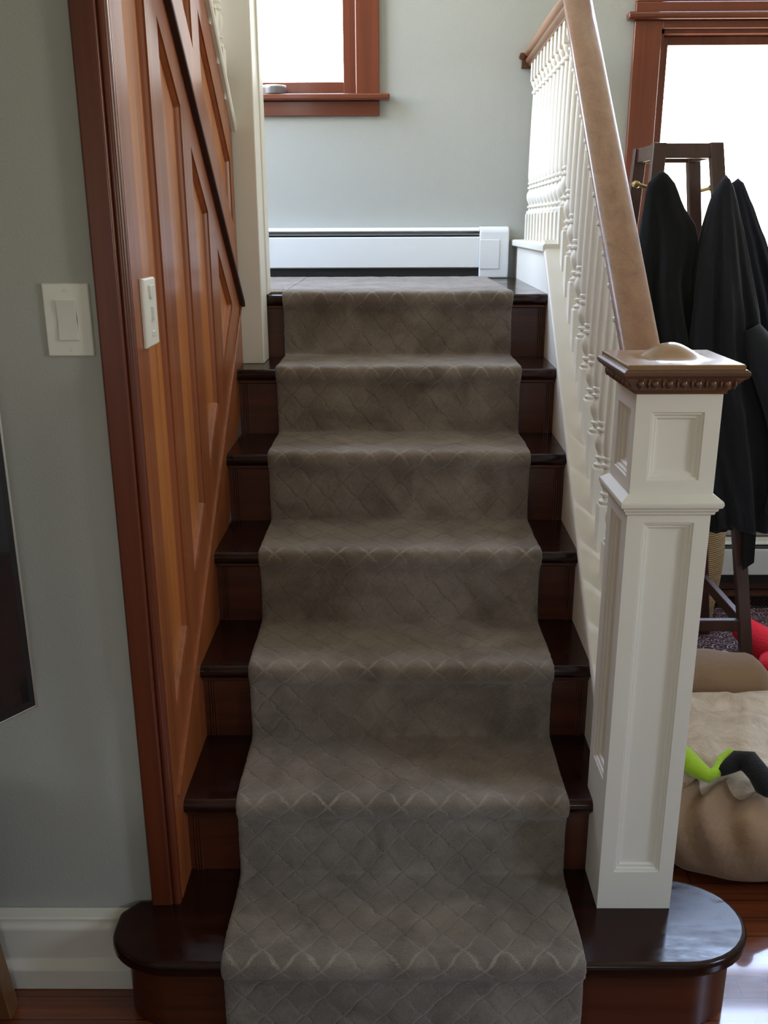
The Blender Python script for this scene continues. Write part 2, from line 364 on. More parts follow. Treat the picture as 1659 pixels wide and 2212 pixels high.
struct('ceiling', MB().box(XLW, XRW, YF, .25, H1, H1+.1).box(.6, XRW, .25, YB, H1, H1+.1), 'ceiling', 'white ceiling of the room', 'ceiling')
struct('ceiling_stairwell', MB().box(XLW, XRW, YF, YB, H2, H2+.1), 'ceiling', 'white ceiling above the stairwell', 'ceiling')
struct('wall_upper', MB().box(.55, .62, .25, YB, H1+.1, H2).box(-1.5, .55, .17, .25, H1+.1, H2), 'wall', 'painted upper walls of the stairwell', 'wall')

# baseboard on the left wall
bb = MB().prism_x([(.187, .0), (.132, .0), (.132, .050), (.150, .062), (.150, .135), (.158, .146), (.158, .156), (.187, .160)], XLW, -.50)
struct('baseboard_left', bb, 'white', 'white moulded baseboard at the foot of the left wall', 'baseboard', bevel=.003)

# windows ------------------------------------------------------------
def sash_window(name, x0, x1, z0, z1, label, meet=None):
    w = bpy.data.objects.new(name, None); C.objects.link(w); w.location = ((x0+x1)/2, YB, z0); tag(w, label, 'window', kind='structure')
    j = .018; y0 = YB+.05; st = .03; sb = .052
    obj('jamb', MB().box(x0, x0+j, YB, YB+.13, z0, z1).box(x1-j, x1, YB, YB+.13, z0, z1).box(x0, x1, YB, YB+.13, z1-j, z1), 'wincase', w)
    obj('sash', MB().box(x0+j, x0+j+st, y0, y0+.035, z0, z1-j).box(x1-j-st, x1-j, y0, y0+.035, z0, z1-j)
        .box(x0+j+st, x1-j-st, y0, y0+.035, z0, z0+sb).box(x0+j+st, x1-j-st, y0, y0+.035, z1-j-st, z1-j), 'wincase', w, bevel=.003)
    obj('pane', MB().box(x0+j+st, x1-j-st, y0+.015, y0+.019, z0+sb, z1-j-st), 'glass', w)
    return w
w1 = sash_window('window_1', WIN1[0], WIN1[1], WIN1[2], WIN1[3], 'bright window above the landing with reddish wood casing')
a0, a1 = WIN1[0]-.087, WIN1[1]+.087
obj('casing', MB().box(WIN1[1], a1, YB-.02, YB, WIN1[2], WIN1[3]+.09), 'wincase', w1, bevel=.003)
obj('casing', MB().box(a0, WIN1[0], YB-.02, YB, WIN1[2], WIN1[3]+.09), 'wincase', w1, bevel=.003)
obj('head_casing', MB().box(WIN1[0], WIN1[1], YB-.02, YB, WIN1[3], WIN1[3]+.09), 'wincase_h', w1, bevel=.003)
obj('stool', MB().box(a0-.038, a1+.038, YB-.055, YB, WIN1[2]-.021, WIN1[2]).box(WIN1[0], WIN1[1], YB, YB+.1, WIN1[2]-.021, WIN1[2]), 'wincase_h', w1, bevel=.006, seg=3)
obj('apron', MB().box(a0, a1, YB-.018, YB, WIN1[2]-.073, WIN1[2]-.021), 'wincase_h', w1, bevel=.003)
w2 = sash_window('window_2', WIN2[0], WIN2[1], WIN2[2], WIN2[3], 'large bright window behind the coat stand with red wood casing')
obj('casing', MB().box(WIN2[0]-.095, WIN2[0]+.004, YB-.022, YB, WIN2[2], WIN2[3]+.022), 'wincase', w2, bevel=.003)
obj('casing', MB().box(WIN2[1]-.004, WIN2[1]+.095, YB-.022, YB, WIN2[2], WIN2[3]+.022), 'wincase', w2, bevel=.003)
obj('head_casing', MB().box(WIN2[0]+.004, WIN2[1]-.004, YB-.022, YB, WIN2[3]-.004, WIN2[3]+.022).box(WIN2[0]-.095, WIN2[1]+.095, YB-.024, YB, WIN2[3]+.048, TRANSOM[2]), 'wincase_h', w2, bevel=.003)
obj('transom_casing', MB().box(WIN2[0]-.095, WIN2[0], YB-.022, YB, TRANSOM[2], TRANSOM[3]+.09).box(WIN2[1], WIN2[1]+.095, YB-.022, YB, TRANSOM[2], TRANSOM[3]+.09).box(WIN2[0], WIN2[1], YB-.022, YB, TRANSOM[3], TRANSOM[3]+.09), 'wincase', w2, bevel=.003)
obj('transom_sash', MB().box(WIN2[0], WIN2[0]+.035, YB+.05, YB+.085, TRANSOM[2], TRANSOM[3]).box(WIN2[1]-.035, WIN2[1], YB+.05, YB+.085, TRANSOM[2], TRANSOM[3]).box(WIN2[0]+.035, WIN2[1]-.035, YB+.05, YB+.085, TRANSOM[2], TRANSOM[2]+.022).box(WIN2[0]+.035, WIN2[1]-.035, YB+.05, YB+.085, TRANSOM[3]-.035, TRANSOM[3]), 'wincase', w2)
obj('transom_pane', MB().box(WIN2[0]+.035, WIN2[1]-.035, YB+.065, YB+.069, TRANSOM[2]+.022, TRANSOM[3]-.035), 'glass', w2)
obj('head_moulding', MB().box(WIN2[0]-.125, WIN2[1]+.125, YB-.045, YB, WIN2[3]+.022, WIN2[3]+.048), 'wincase_h', w2, bevel=.009, seg=3)
obj('stool', MB().box(WIN2[0]-.13, WIN2[1]+.13, YB-.06, YB, WIN2[2]-.024, WIN2[2]).box(WIN2[0], WIN2[1], YB, YB+.1, WIN2[2]-.024, WIN2[2]), 'wincase_h', w2, bevel=.006)
obj('apron', MB().box(WIN2[0]-.095, WIN2[1]+.095, YB-.02, YB, WIN2[2]-.12, WIN2[2]-.024), 'wincase_h', w2, bevel=.003)

# ------------------------------------------------------------------ staircase
st = thing('staircase', (0, 0, 0), 'straight wooden stair of dark treads and red brown risers rising to the landing', 'stairs')
def arc(cx, cy, rx, ry, a0, a1, n): return [(cx+rx*math.cos(math.radians(a0+(a1-a0)*i/n)), cy+ry*math.sin(math.radians(a0+(a1-a0)*i/n))) for i in range(n+1)]
def starter_outline(d):
    # wide bullnose step: round right end, small curl at the left against the wall
    P = [(-.455, .262)] if d else [(-.455, .275)]
    P = [(.42, .27), (.42, .25)]
    P = [(.43, .295), (.43, .2545)] + [(x, y) for x, y in arc(.535, .133, .146-d, .121-d, 90, -90, 18)] + [(-.40, .012+d)] + \
        arc(-.445, .105, .126-d, .093-d, 270, 180, 9)[1:] + [(-.571+d, .132 if d else .150), (-.540+d, .186), (-.50, .1865), (-.50, .295)]
    return P
mb = MB().prism_z(starter_outline(0), RISE-.040, RISE-.008)
mb.v = [(x, y, z+.020*(y-.165)) for x, y, z in mb.v]      # tilted towards its nosing so the top mirrors the transom's sky
obj('tread', mb, 'tread', st, bevel=.010, seg=4)
obj('riser', MB().prism_z(starter_outline(.028), 0, RISE-.040), 'riser', st, bevel=.002)
obj('cove_moulding', MB().prism_z(starter_outline(.016), RISE-.056, RISE-.038), 'tread', st, bevel=.004)
def nosed(y0, y1, zt, th=.030, r=.013):
    return [(y1, zt)]+[(y0+r+r*math.cos(math.radians(a)), zt-r+r*math.sin(math.radians(a))) for a in range(90, 181, 15)] + \
        [(y0+r+r*math.cos(math.radians(a)), zt-th+r+r*math.sin(math.radians(a))) for a in range(180, 271, 15)]+[(y1, zt-th)]
def tread_mb(k):
    y0 = (k-1)*RUN+.013; y1 = k*RUN+.055; zt = k*RISE-.008; P = nosed(y0, y1, zt); n = len(P); mb = MB()
    vs = [(-.4525, y, z) for y, z in P]+[(XR(y), y, z) for y, z in P]
    return mb.add(vs, [tuple(range(n)), tuple(range(2*n-1, n-1, -1))]+[(i, i+n, (i+1) % n+n, (i+1) % n) for i in range(n)])
for k in range(2, 7):
    obj('tread', tread_mb(k), 'tread', st, smooth=True, angle=40)
for k in range(2, 8):
    y = (k-1)*RUN+.042; z0 = (k-1)*RISE-.008; z1 = k*RISE-.038
    r = obj('riser', MB().box(-.4525, XR(y)+.002, y, y+.018, z0, z1), 'riser', st)
    mb = MB()
    for j in range(3): mb.tube([(-.438+.0055*j, y, z0), (-.438+.0055*j, y, z1)], .0026, 8)
    obj('reeding', mb, 'riser', r, smooth=True); mb = MB()
    for j in range(3): mb.tube([(XR(y)-.012-.0055*j, y, z0), (XR(y)-.012-.0055*j, y, z1)], .0026, 8)
    obj('reeding', mb, 'riser', r, smooth=True)
    obj('cove_moulding', MB().box(-.4525, XR(y)+.001, y-.011, y, z1-.012, z1), 'riser', st, bevel=.004, seg=3)
# landing
P = nosed(LY+.013, LY+.06, LZ-.008); n = len(P)
obj('tread', MB().add([(-.392, y, z) for y, z in P]+[(XR(y), y, z) for y, z in P], [tuple(range(n)), tuple(range(2*n-1, n-1, -1))]+[(i, i+n, (i+1) % n+n, (i+1) % n) for i in range(n)]), 'tread', st, smooth=True, angle=40)
struct('floor_landing', MB().box(-1.5, .47, LY+.0605, YB, LZ-.035, LZ-.008), 'tread', 'dark wood floor of the landing under the carpet', 'floor')
# wall that closes the stair towards the room, with its white string
wy = lambda y: .772+.825*(y-.634)
yn = .307
def xs(y): return .418+.02*y
mb = MB(); ys = [yn, LY+.03, LY+.0305, YB]
tops = [wy(yn)-.02, wy(LY+.03)-.02, LZ+.115, LZ+.115]
low = [0, 0, 0, 0]
vs = []; 
for y, t in zip(ys, tops): vs += [(xs(y), y, t), (xs(y)+.098, y, t), (xs(y), y, 0), (xs(y)+.098, y, 0)]
fs = []
for i in range(3):
    a = 4*i; b = a+4; fs += [(a, b, b+1, a+1), (a+2, a+3, b+3, b+2), (a, a+2, b+2, b), (a+1, b+1, b+3, a+3)]
fs += [(0, 1, 3, 2), (12, 14, 15, 13)]
struct('wall_stair_side', mb.add(vs, fs), 'white', 'white painted string and side wall of the stair under the balustrade', 'wall')

# ------------------------------------------------------------------ balustrade
bal = thing('balustrade', (.47, .9, .9), 'white turned baluster railing with brown wooden handrail on the right of the stairs', 'railing')
def xc(y): return .4623+.02*y
capprof = [(-.055, .0), (-.060, .004), (-.061, .012), (-.061, .024), (-.058, .0285), (-.053, .030), (.053, .030), (.058, .0285), (.061, .024), (.061, .012), (.060, .004), (.055, .0)]
YT = 1.465
obj('string_cap', MB().sweep_rail([(a, h*1.15) for a, h in capprof], [(xc(y), y, wy(y)-.033) for y in (yn, .7, 1.1, YT)]), 'white', bal, smooth=True)
obj('landing_cap', MB().sweep_rail([(a*1.03, h*.8-.004) for a, h in capprof], [(xc(y)-.002, y, LZ+.115) for y in (YT-.03, 1.9, YB)]), 'white', bal, smooth=True)
railprof = [(-.022, 0), (-.022, .007), (-.030, .010), (-.034, .016), (-.034, .022), (-.027, .026), (-.027, .031), (-.034, .034), (-.0385, .040), (-.0395, .048), (-.037, .056), (-.028, .062), (-.012, .066)]
railprof = railprof+[(-a, h) for a, h in reversed(railprof)]
ry = lambda y: 1.677+.828*(y-1.0)
YC = 1.455
obj('handrail', MB().sweep_rail(railprof, [(xc(y), y, ry(y)) for y in (yn-.0, .6, .9, 1.2)]+[(xc(YC), YC, ry(YC))]+[(xc(y), y, ry(YC)+.002) for y in (1.7, 2.0, YB-.012)]), 'rail', bal, smooth=True, angle=50)
obj('rail_bracket', MB().tube([(xc(YB)-.048, YB-.014, ry(YC)+.035), (xc(YB)-.048, YB, ry(YC)+.035)], .012, 16).box(xc(YB)-.050, xc(YB)+.0, YB-.010, YB, ry(YC)-.006, ry(YC)+.040), 'capdark', bal, bevel=.002)
def baluster_mb():
    h = .0195; mb = MB()
    c = h-.003
    def sq(a, z): return [(-a, -a, z), (a, -a, z), (a, a, z), (-a, a, z)]
    mb.loft([sq(h, -.03), sq(h, .092), sq(c, .0955)])
    mb.lathe([(.0955, .0175), (.099, .019), (.103, .0185), (.106, .0125), (.110, .0098), (.114, .011), (.117, .0165), (.121, .0165), (.124, .011), (.127, .0105),
              (.132, .0125), (.140, .0165), (.150, .0190), (.158, .0193), (.168, .0175), (.175, .0130), (.180, .0112), (.183, .0170), (.188, .0170), (.191, .012), (.195, .0112),
              (.199, .0160), (.204, .0160), (.207, .0135), (.212, .0145), (.225, .0162), (.26, .0160), (.36, .0145), (.45, .0125), (.500, .0105), (.505, .0103), (.510, .0155),
              (.516, .0155), (.519, .011), (.525, .0105), (.531, .0125), (.539, .0175), (.547, .0190), (.549, .0180)], n=16)
    mb.loft([sq(c, .5485), sq(h, .552), sq(h, .640)])
    return mb
bmesh_first = obj('baluster', baluster_mb(), 'white', bal, smooth=True, angle=38, loc=None)
# re-centre the first baluster mesh on its own origin
for v in bmesh_first.data.vertices: v.co = v.co + Vector(bal.location)
def place_baluster(parent, x, y, z, first=[True]):
    if first[0]: o = bmesh_first; first[0] = False
    else: o = bmesh_first.copy(); C.objects.link(o)
    o.parent = parent; o.location = Vector((x, y, z))-Vector(parent.location); o.rotation_euler = (0, 0, -.02); return o
SP = .0806
y = 1.44+.0195
ys_ = [y-SP*i for i in range(14)]
for yy in ys_:
    if yy-.02 > yn+.01: place_baluster(bal, xc(yy), yy, wy(yy)+.004)
yy = y+SP
while yy < YB-.02:
    place_baluster(bal, xc(yy), yy, LZ+.115+.018); yy += SP

# ------------------------------------------------------------------ newel post
nw = thing('newel_post', (.467, .234, RISE-.008), 'square white panelled newel post with a wooden cap on the bottom step', 'newel post')
NX0, NX1, NY0, NY1 = .3935, .5405, .161, .308
def newel_block(zb, zt, x0, x1, y0, y1, pz0, pz1, m=.029, sides_z=None):
    mb = MB()
    steps = [(0, .003), (.004, .003), (.006, .007), (.011, .008), (.013, .012), (.020, .014)]
    spz = sides_z or (pz0, pz1)
    def face(o0, o1, mapf, pz):
        ring_panel(mb, [(o0, zb), (o1, zb), (o1, zt), (o0, zt)], [(o0+m, pz[0]), (o1-m, pz[0]), (o1-m, pz[1]), (o0+m, pz[1])], steps, mapf)
    face(x0, x1, lambda a, b, d: (a, y0+d, b), (pz0, pz1))
    face(x0, x1, lambda a, b, d: (a, y1-d, b), spz)
    face(y0, y1, lambda a, b, d: (x0+d, a, b), spz)
    face(y0, y1, lambda a, b, d: (x1-d, a, b), (pz0, pz1))
    mb.add([(x0, y0, zb), (x1, y0, zb), (x1, y1, zb), (x0, y1, zb), (x0, y0, zt), (x1, y0, zt), (x1, y1, zt), (x0, y1, zt)], [(3, 2, 1, 0), (4, 5, 6, 7)])
    return mb
obj('shaft', newel_block(RISE-.009, 1.03, NX0, NX1, NY0, NY1, .268, .999, sides_z=(.46, .992)), 'white', nw, bevel=.0012, seg=2)
obj('upper_block', newel_block(1.04, 1.238, NX0, NX1, NY0, NY1, 1.077, 1.196), 'white', nw, bevel=.0012)
def sqring(cx, cy, h, z): return [(cx-h, cy-h, z), (cx+h, cy-h, z), (cx+h, cy+h, z), (cx-h, cy+h, z)]
ncx, ncy = .467, .2345
hb = .0735
obj('collar', MB().loft([sqring(ncx, ncy, hb+d, z) for d, z in ((.001, 1.014), (.005, 1.016), (.006, 1.021), (.009, 1.023), (.010, 1.028), (.0145, 1.030), (.0165, 1.036), (.0155, 1.041), (.010, 1.045), (.001, 1.052))]), 'white', nw, bevel=.0008)
obj('cap_moulding', MB().loft([sqring(ncx, ncy, hb+d, z) for d, z in ((.001, 1.228), (.004, 1.229), (.005, 1.235), (.008, 1.237), (.013, 1.243), (.021, 1.252), (.024, 1.256), (.028, 1.258), (.031, 1.263), (.031, 1.268), (.027, 1.272), (.022, 1.273))]), 'capdark', nw, bevel=.0008)
mb = MB()
for s in range(4):
    for j in range(7):
        t = -.072+.024*j
        for q, (rx_, rz_, dt) in enumerate(((.0070, .0095, 0), (.0022, .0085, .012))):
            tt = t+dt
            if abs(tt) > .085: continue
            dd = hb+.0165 if q == 0 else hb+.018
            c = {0: (ncx+tt, ncy-dd), 1: (ncx+dd, ncy+tt), 2: (ncx-tt, ncy+dd), 3: (ncx-dd, ncy-tt)}[s]
            r = (rx_, .006, rz_) if s in (0, 2) else (.006, rx_, rz_)
            mb.ellipsoid((c[0], c[1], 1.2475), r, 10, 6)
obj('egg_and_dart_carving', mb, 'capdark', nw, smooth='all')
cap = MB(); G = 28; hw = .0955
vs = []; fs = []
for i in range(G+1):
    for j in range(G+1):
        u = -1+2*i/G; w = -1+2*j/G
        d = (abs(u)**2.6+abs(w)**2.6)**(1/2.6)/.66
        z = 1.2805+.026*(0.5+0.5*math.cos(PI*min(1, d)))**.8
        vs.append((ncx+u*hw, ncy+w*hw, z))
for i in range(G):
    for j in range(G):
        a = i*(G+1)+j; fs.append((a, a+G+1, a+G+2, a+1))
cap.add(vs, fs)
cap.loft([sqring(ncx, ncy, hw, 1.2805), sqring(ncx, ncy, hw+.002, 1.279), sqring(ncx, ncy, hw+.002, 1.272)], caps=False)
cap.add(sqring(ncx, ncy, hw+.002, 1.272), [(0, 1, 2, 3)])
obj('cap', cap, 'capwood', nw, smooth=True, angle=40)

# ------------------------------------------------------------------ panelling under the upper flight
pn = thing('wood_panelling', (XL, .7, RISE), 'varnished orange pine panelling with slanting recessed panels on the left of the stairs', 'panelling')
PX = -.4525
zs = lambda y: .243+.79*y
zdl = lambda y: 2.400-.852*y
zdu = lambda y: 2.414-.852*y
zcb = lambda y: 2.868-.852*y
fmap = lambda a, b, d: (PX-d, a, b)
fr = MB(); steps = [(0, .004), (.004, .003), (.007, .008), (.010, .014)]
cells = [(.205, .460, .262, .415), (.460, .705, .505, .665), (.705, .952, .748, .905)]
def clampz(z): return min(z, 2.72)
def panel_of(inner):
    P = offset_poly(inner, .0095); m = MB()
    Q = offset_poly(inner, .034) if abs(P[0][0]-P[1][0]) > .06 else P
    m.add([fmap(a, b, .013) for a, b in P]+[fmap(a, b, .022) for a, b in P], [tuple(range(len(P))), tuple(range(2*len(P)-1, len(P)-1, -1))]+[(i, (i+1) % len(P), (i+1) % len(P)+len(P), i+len(P)) for i in range(len(P))])
    return m
pans = []
for c0, c1, p0, p1 in cells:
    zt = lambda y: clampz(2.304-.852*y)
    outer = [(c0, zs(c0)), (c1, zs(c1)), (c1, clampz(zdl(c1))), (c0, clampz(zdl(c0)))]
    inner = [(p0, zs(p0)+.118), (p1, zs(p1)+.118), (p1, zt(p1)), (p0, zt(p0))]
    ring_panel(fr, outer, inner, steps, fmap, fill=False); pans.append(inner)
# last, nearly triangular panel
p0 = 1.003; ap = (2.304-.243-.118)/(.79+.852)
outer = [(.952, zs(.952)), (1.308, zs(1.308)), (1.308, zdl(1.308)), (.952, zdl(.952))]
inner = [(p0, zs(p0)+.118), (ap-.006, zs(ap-.006)+.118), (ap-.006, 2.304-.852*(ap-.006)), (p0, 2.304-.852*p0)]
ring_panel(fr, outer, inner, steps, fmap, fill=False)
pans.append(inner)
# upper band between the sloping moulding and the white shoe
for c0, c1, p0, p1 in ((.87, 1.308, .915, 1.262), (.43, .87, .475, .835), (.205, .43, .25, .395)):
    outer = [(c0, zdl(c0)), (c1, zdl(c1)), (c1, clampz(zcb(c1))), (c0, clampz(zcb(c0)))]
    inner = [(p0, 2.585-.852*p0), (p1, 2.585-.852*p1), (p1, clampz(2.745-.852*p1)), (p0, clampz(2.745-.852*p0))]
    ring_panel(fr, outer, inner, steps, fmap, fill=False); pans.append(inner)
obj('frame', fr, 'frame', pn)
for P in pans: obj('panel', panel_of(P), 'panel', pn)
obj('backing', MB().prism_x([(.19, RISE), (.205, zs(.205)-.1), (1.32, zs(1.32)-.06), (1.32, 1.9), (.19, 2.74)], PX-.05, PX-.0221), 'frame', pn)
# wall string (skirt) that follows the steps, with a bead along its top
obj('skirt_board', MB().prism_x([(.19, RISE-.008), (.19, zs(.19)), (1.318, zs(1.318)), (1.318, zs(1.318)-.2), (.45, zs(.45)-.30), (.30, RISE-.008)], PX-.02, PX+.0008), 'frame', pn)
obj('skirt_bead', MB().sweep_rail([(-.004, -.004), (.0035, -.004), (.0055, .0), (.0035, .004), (-.004, .005)], [(PX, y, zs(y)) for y in (.21, .7, 1.312)]), 'frame', pn, smooth=True)
# dark moulding down the slope
obj('slope_moulding', MB().sweep_rail([(0, -.018), (.0125, -.018), (.0145, -.016), (.0145, -.005), (.0125, -.003), (0, 0)], [(PX, y, zdu(y)+.004) for y in (.20, .7, 1.32)]), 'mould', pn, smooth=True)
# corner casing
obj('corner_casing', MB().box(-.510, -.468, .166, .205, RISE-.009, 2.74), 'casing', pn, bevel=.004, seg=3)
obj('corner_bead', MB().tube([(-.461, .180, RISE-.009), (-.461, .180, 2.74)], .0095, 14), 'casing', pn, smooth=True)
obj('corner_stile', MB().box(-.47, PX, .188, .206, RISE-.009, 2.74), 'frame', pn)

# ------------------------------------------------------------------ upper flight: white shoe, balusters, post
ub = thing('upper_balustrade', (-.46, .8, 2.2), 'white baluster railing of the upper flight sloping down to the white post', 'railing')
obj('shoe_rail', MB().sweep_rail([(-.045, 0), (.010, 0), (.0135, .005), (.0135, .024), (.009, .032), (-.045, .032)], [(PX, y, zcb(y)-.002) for y in (.22, .7, 1.322)]), 'white', ub, smooth=True)
obj('stair_string', MB().prism_x([(.25, zdu(.25)), (.25, 2.70), (1.32, zcb(1.32)), (1.32, zdu(1.32))], -.520, -.476), 'white', ub)
yy = 1.235
while yy > .3:
    if zcb(yy)+.05 < 2.6: place_baluster(ub, -.468, yy, zcb(yy)+.030)
    yy -= .085
obj('handrail', MB().sweep_rail(railprof, [(-.468, y, zcb(y)+.655) for y in (.35, .8, 1.32)]), 'rail', ub, smooth=True, angle=50)
up_ = thing('stair_post', (-.44, 1.37, 6*RISE-.008), 'plain square white post standing where the two flights meet', 'post')
obj('post_shaft', MB().box(-.494, -.390, 1.315, 1.425, 6*RISE-.008, 2.95), 'white', up_, bevel=.003)
obj('edge_board', MB().box(-.4655, -.3855, 1.4255, 1.50, LZ-.007, 2.9), 'white', up_, bevel=.003)
obj('post_cap', MB().loft([sqring(-.442, 1.37, h, z) for h, z in ((.055, 2.945), (.07, 2.955), (.07, 2.975), (.05, 2.985), (.02, 3.01))]), 'white', up_)

# ------------------------------------------------------------------ carpet runner
def chaikin(P, it=2, closed=False):
    for _ in range(it):
        Q = [P[0]]
        for a, b in zip(P[:-1], P[1:]):
            Q += [tuple(.75*p+.25*q for p, q in zip(a, b)), tuple(.25*p+.75*q for p, q in zip(a, b))]
        P = Q+[P[-1]]
    return P
CT = .011
path = []
for k in range(1, 8):
    yn_, zt = (k-1)*RUN, k*RISE
    base_z = (k-1)*RISE+(.003 if k > 1 else 0)
    path += [(yn_+.019, base_z+.004), (yn_+.021, base_z+.05), (yn_+.021, zt-.070), (yn_+.016, zt-.050), (yn_+.003, zt-.037), (yn_-.002, zt-.022), (yn_-.001, zt-.006), (yn_+.010, zt+.003), (yn_+.03, zt+.004)]
    if k < 7: path += [(yn_+.10, zt+.003), (yn_+.18, zt+.003), (yn_+RUN-.012, zt+.003), (yn_+RUN+.010, zt+.003)]
path += [(LY+.3, LZ+.003), (2.215, LZ+.003)]
P = chaikin(path, 2)
# resample
cum = [0]
for a, b in zip(P[:-1], P[1:]): cum.append(cum[-1]+math.hypot(b[0]-a[0], b[1]-a[1]))
L = cum[-1]; ds = .0042; nrow = int(L/ds); R = []; j = 0
for i in range(nrow+1):
    s = L*i/nrow
    while j < len(cum)-2 and cum[j+1] < s: j += 1
    t = (s-cum[j])/max(1e-9, cum[j+1]-cum[j]); R.append((P[j][0]+(P[j+1][0]-P[j][0])*t, P[j][1]+(P[j+1][1]-P[j][1])*t, s))
HW = .343
cols = [-1, -.999, -.995, -.988, -.978]+[-.965+i*(1.93/150) for i in range(151)]+[.978, .988, .995, .999, 1]
drop = {0: -.0105, 1: -.0055, 2: -.0028, 3: -.0012, 4: -.0004}
nc = len(cols); V = []; UV = []; OP = []
for i, (y, z, s) in enumerate(R):
    a = R[max(0, i-2)]; b = R[min(nrow, i+2)]; ty, tz = b[0]-a[0], b[1]-a[1]; l = math.hypot(ty, tz) or 1; ny, nz = -tz/l, ty/l
    for jx, c in enumerate(cols):
        e = drop.get(jx, drop.get(nc-1-jx, 0))
        wob = .0022*noise.noise(Vector((s*9, c*3, 5)))+.0012*noise.noise(Vector((s*90, c*2, 1)))
        x = c*HW+wob*(1 if abs(c) > .9 else 0)
        h = e+.0011*noise.noise(Vector((x*26, s*26, 0)))+.0008*noise.noise(Vector((x*120, s*120, 3)))
        V.append((x, y+ny*h, z+nz*h)); UV.append((x, s))
        kk = (y+.004)/RUN; fr_ = (kk-math.floor(kk))*RUN; zz_ = z-(math.floor(kk)+1)*RISE
        w_ = max(0, 1-max(0, fr_-.004)/.085)*max(0, min(1, 1+zz_/.035)); OP.append(w_**1.1*(.75+.5*noise.noise(Vector((x*9, s*9, 7)))))
Fc = [(i*nc+k, i*nc+k+1, (i+1)*nc+k+1, (i+1)*nc+k) for i in range(nrow) for k in range(nc-1)]
def uv_obj(name, V, Fc, UV, mat, parent, OP=None):
    me = bpy.data.meshes.new(name); off = wloc(parent) if parent else Vector()
    me.from_pydata([tuple(Vector(p)-off) for p in V], [], Fc); lay = me.uv_layers.new(name='UVMap')
    for lp in me.loops: lay.data[lp.index].uv = UV[lp.vertex_index]
    at = me.attributes.new('open', 'FLOAT', 'POINT'); at.data.foreach_set('value', OP or [.15]*len(V))
    me.materials.append(MT[mat]); me.polygons.foreach_set('use_smooth', [True]*len(me.polygons))
    o = bpy.data.objects.new(name, me); C.objects.link(o)
    if parent: o.parent = parent
    m = o.modifiers.new('pile', 'SOLIDIFY'); m.thickness = .006; m.offset = -1
    return o
rn = thing('stair_runner', (0, 0, 0), 'taupe carpet runner with a raised trellis pattern going up the stairs', 'carpet runner')
uv_obj('runner', V, Fc, UV, 'carpet', rn, OP)
# the carpet also turns left across the landing
V = []; UV = []; nx, ny_ = 220, 180
for i in range(nx+1):
    for k in range(ny_+1):
        x = -.335-(1.02)*i/nx; yv = 1.515+(2.215-1.515)*k/ny_
        ed = min(1, (yv-1.515)/.012, (-.335-x+.03)/.01)
        V.append((x, yv+.002*noise.noise(Vector((x*12, 0, 0)))*(1 if k == 0 else 0), LZ+.0035-.010*(1-max(0, ed))+.0009*noise.noise(Vector((x*60, yv*60, 0))))); UV.append((yv, x))
Fc = [(i*(ny_+1)+k, i*(ny_+1)+k+1, (i+1)*(ny_+1)+k+1, (i+1)*(ny_+1)+k) for i in range(nx) for k in range(ny_)]
uv_obj('landing_piece', V, [tuple(reversed(f)) for f in Fc] if False else Fc, UV, 'carpet', rn)
obj('binding_tape', MB().box(-.392, -.345, 1.497, 1.513, LZ-.0078, LZ-.001), plain('jute_backing', (.42, .36, .24), .95, nz=.002, nscale=200), rn, bevel=.002)

# ------------------------------------------------------------------ baseboard heaters
def heater(name, x0, x1, yb, z0, z1, label, cap_right=True, capw=.112):
    t = thing(name, ((x0+x1)/2, yb, z0), label, 'heater', 'baseboard heaters')
    d = .062; hgt = z1-z0; xr = x1-capw if cap_right else x1
    obj('back_plate', MB().box(x0, xr, yb-.006, yb, z0, z1-.002), 'heater', t)
    obj('top_hood', MB().prism_x([(yb, z1), (yb-d+.012, z1), (yb-d+.003, z1-.006), (yb-d, z1-.012), (yb-d+.004, z1-.015), (yb, z1-.010)], x0, xr), 'heater', t, bevel=.001)
    obj('damper', MB().prism_x([(yb-d+.005, z1-.022), (yb-d+.004, z1-.028), (yb-.018, z1-.034), (yb-.018, z1-.030)], x0, xr), plain('damper_slot_shade', (.13, .14, .145), .4), t)  # damper coloured dark to paint the shade in the top slot
    obj('front_panel', MB().prism_x([(yb-d, z1-.037), (yb-d+.008, z1-.033), (yb-d+.010, z1-.036), (yb-d+.003, z1-.040), (yb-d+.003, z0+hgt*.23), (yb-d+.010, z0+hgt*.21), (yb-d+.006, z0+hgt*.20), (yb-d, z0+hgt*.22)], x0, xr), 'heater', t, bevel=.0008)
    obj('shade_fill', MB().box(x0, xr, yb-.050, yb-.007, z0+.002, z1-.032), 'slot', t)  # solid dark fill painted as the shade in the heater's gaps
    if cap_right:
        c = obj('end_cap', MB().prism_x([(yb, z0), (yb-d-.003, z0), (yb-d-.003, z1-.014), (yb-d+.004, z1-.002), (yb-d+.014, z1+.003), (yb, z1+.003)], xr, x1), 'heater', t, bevel=.006, seg=3)
        obj('cover_plate', MB().box(xr+.001, x1-.036, yb-d-.0055, yb-d-.003, z0+.035, z1-.045), 'heater', c, bevel=.001)
    return t
heater('baseboard_heater', -1.48, .430, YB, LZ-.007, 1.492, 'white baseboard heater with end cap on the landing wall')
heater('baseboard_heater', .70, 2.36, YB-.022, .05, .238, 'white baseboard heater low on the wall behind the coat stand', cap_right=False)
struct('baseboard_back', MB().box(.53, XRW, YB-.022, YB, 0, .24), 'darkbase', 'dark wood baseboard under the far window wall', 'baseboard', bevel=.003)

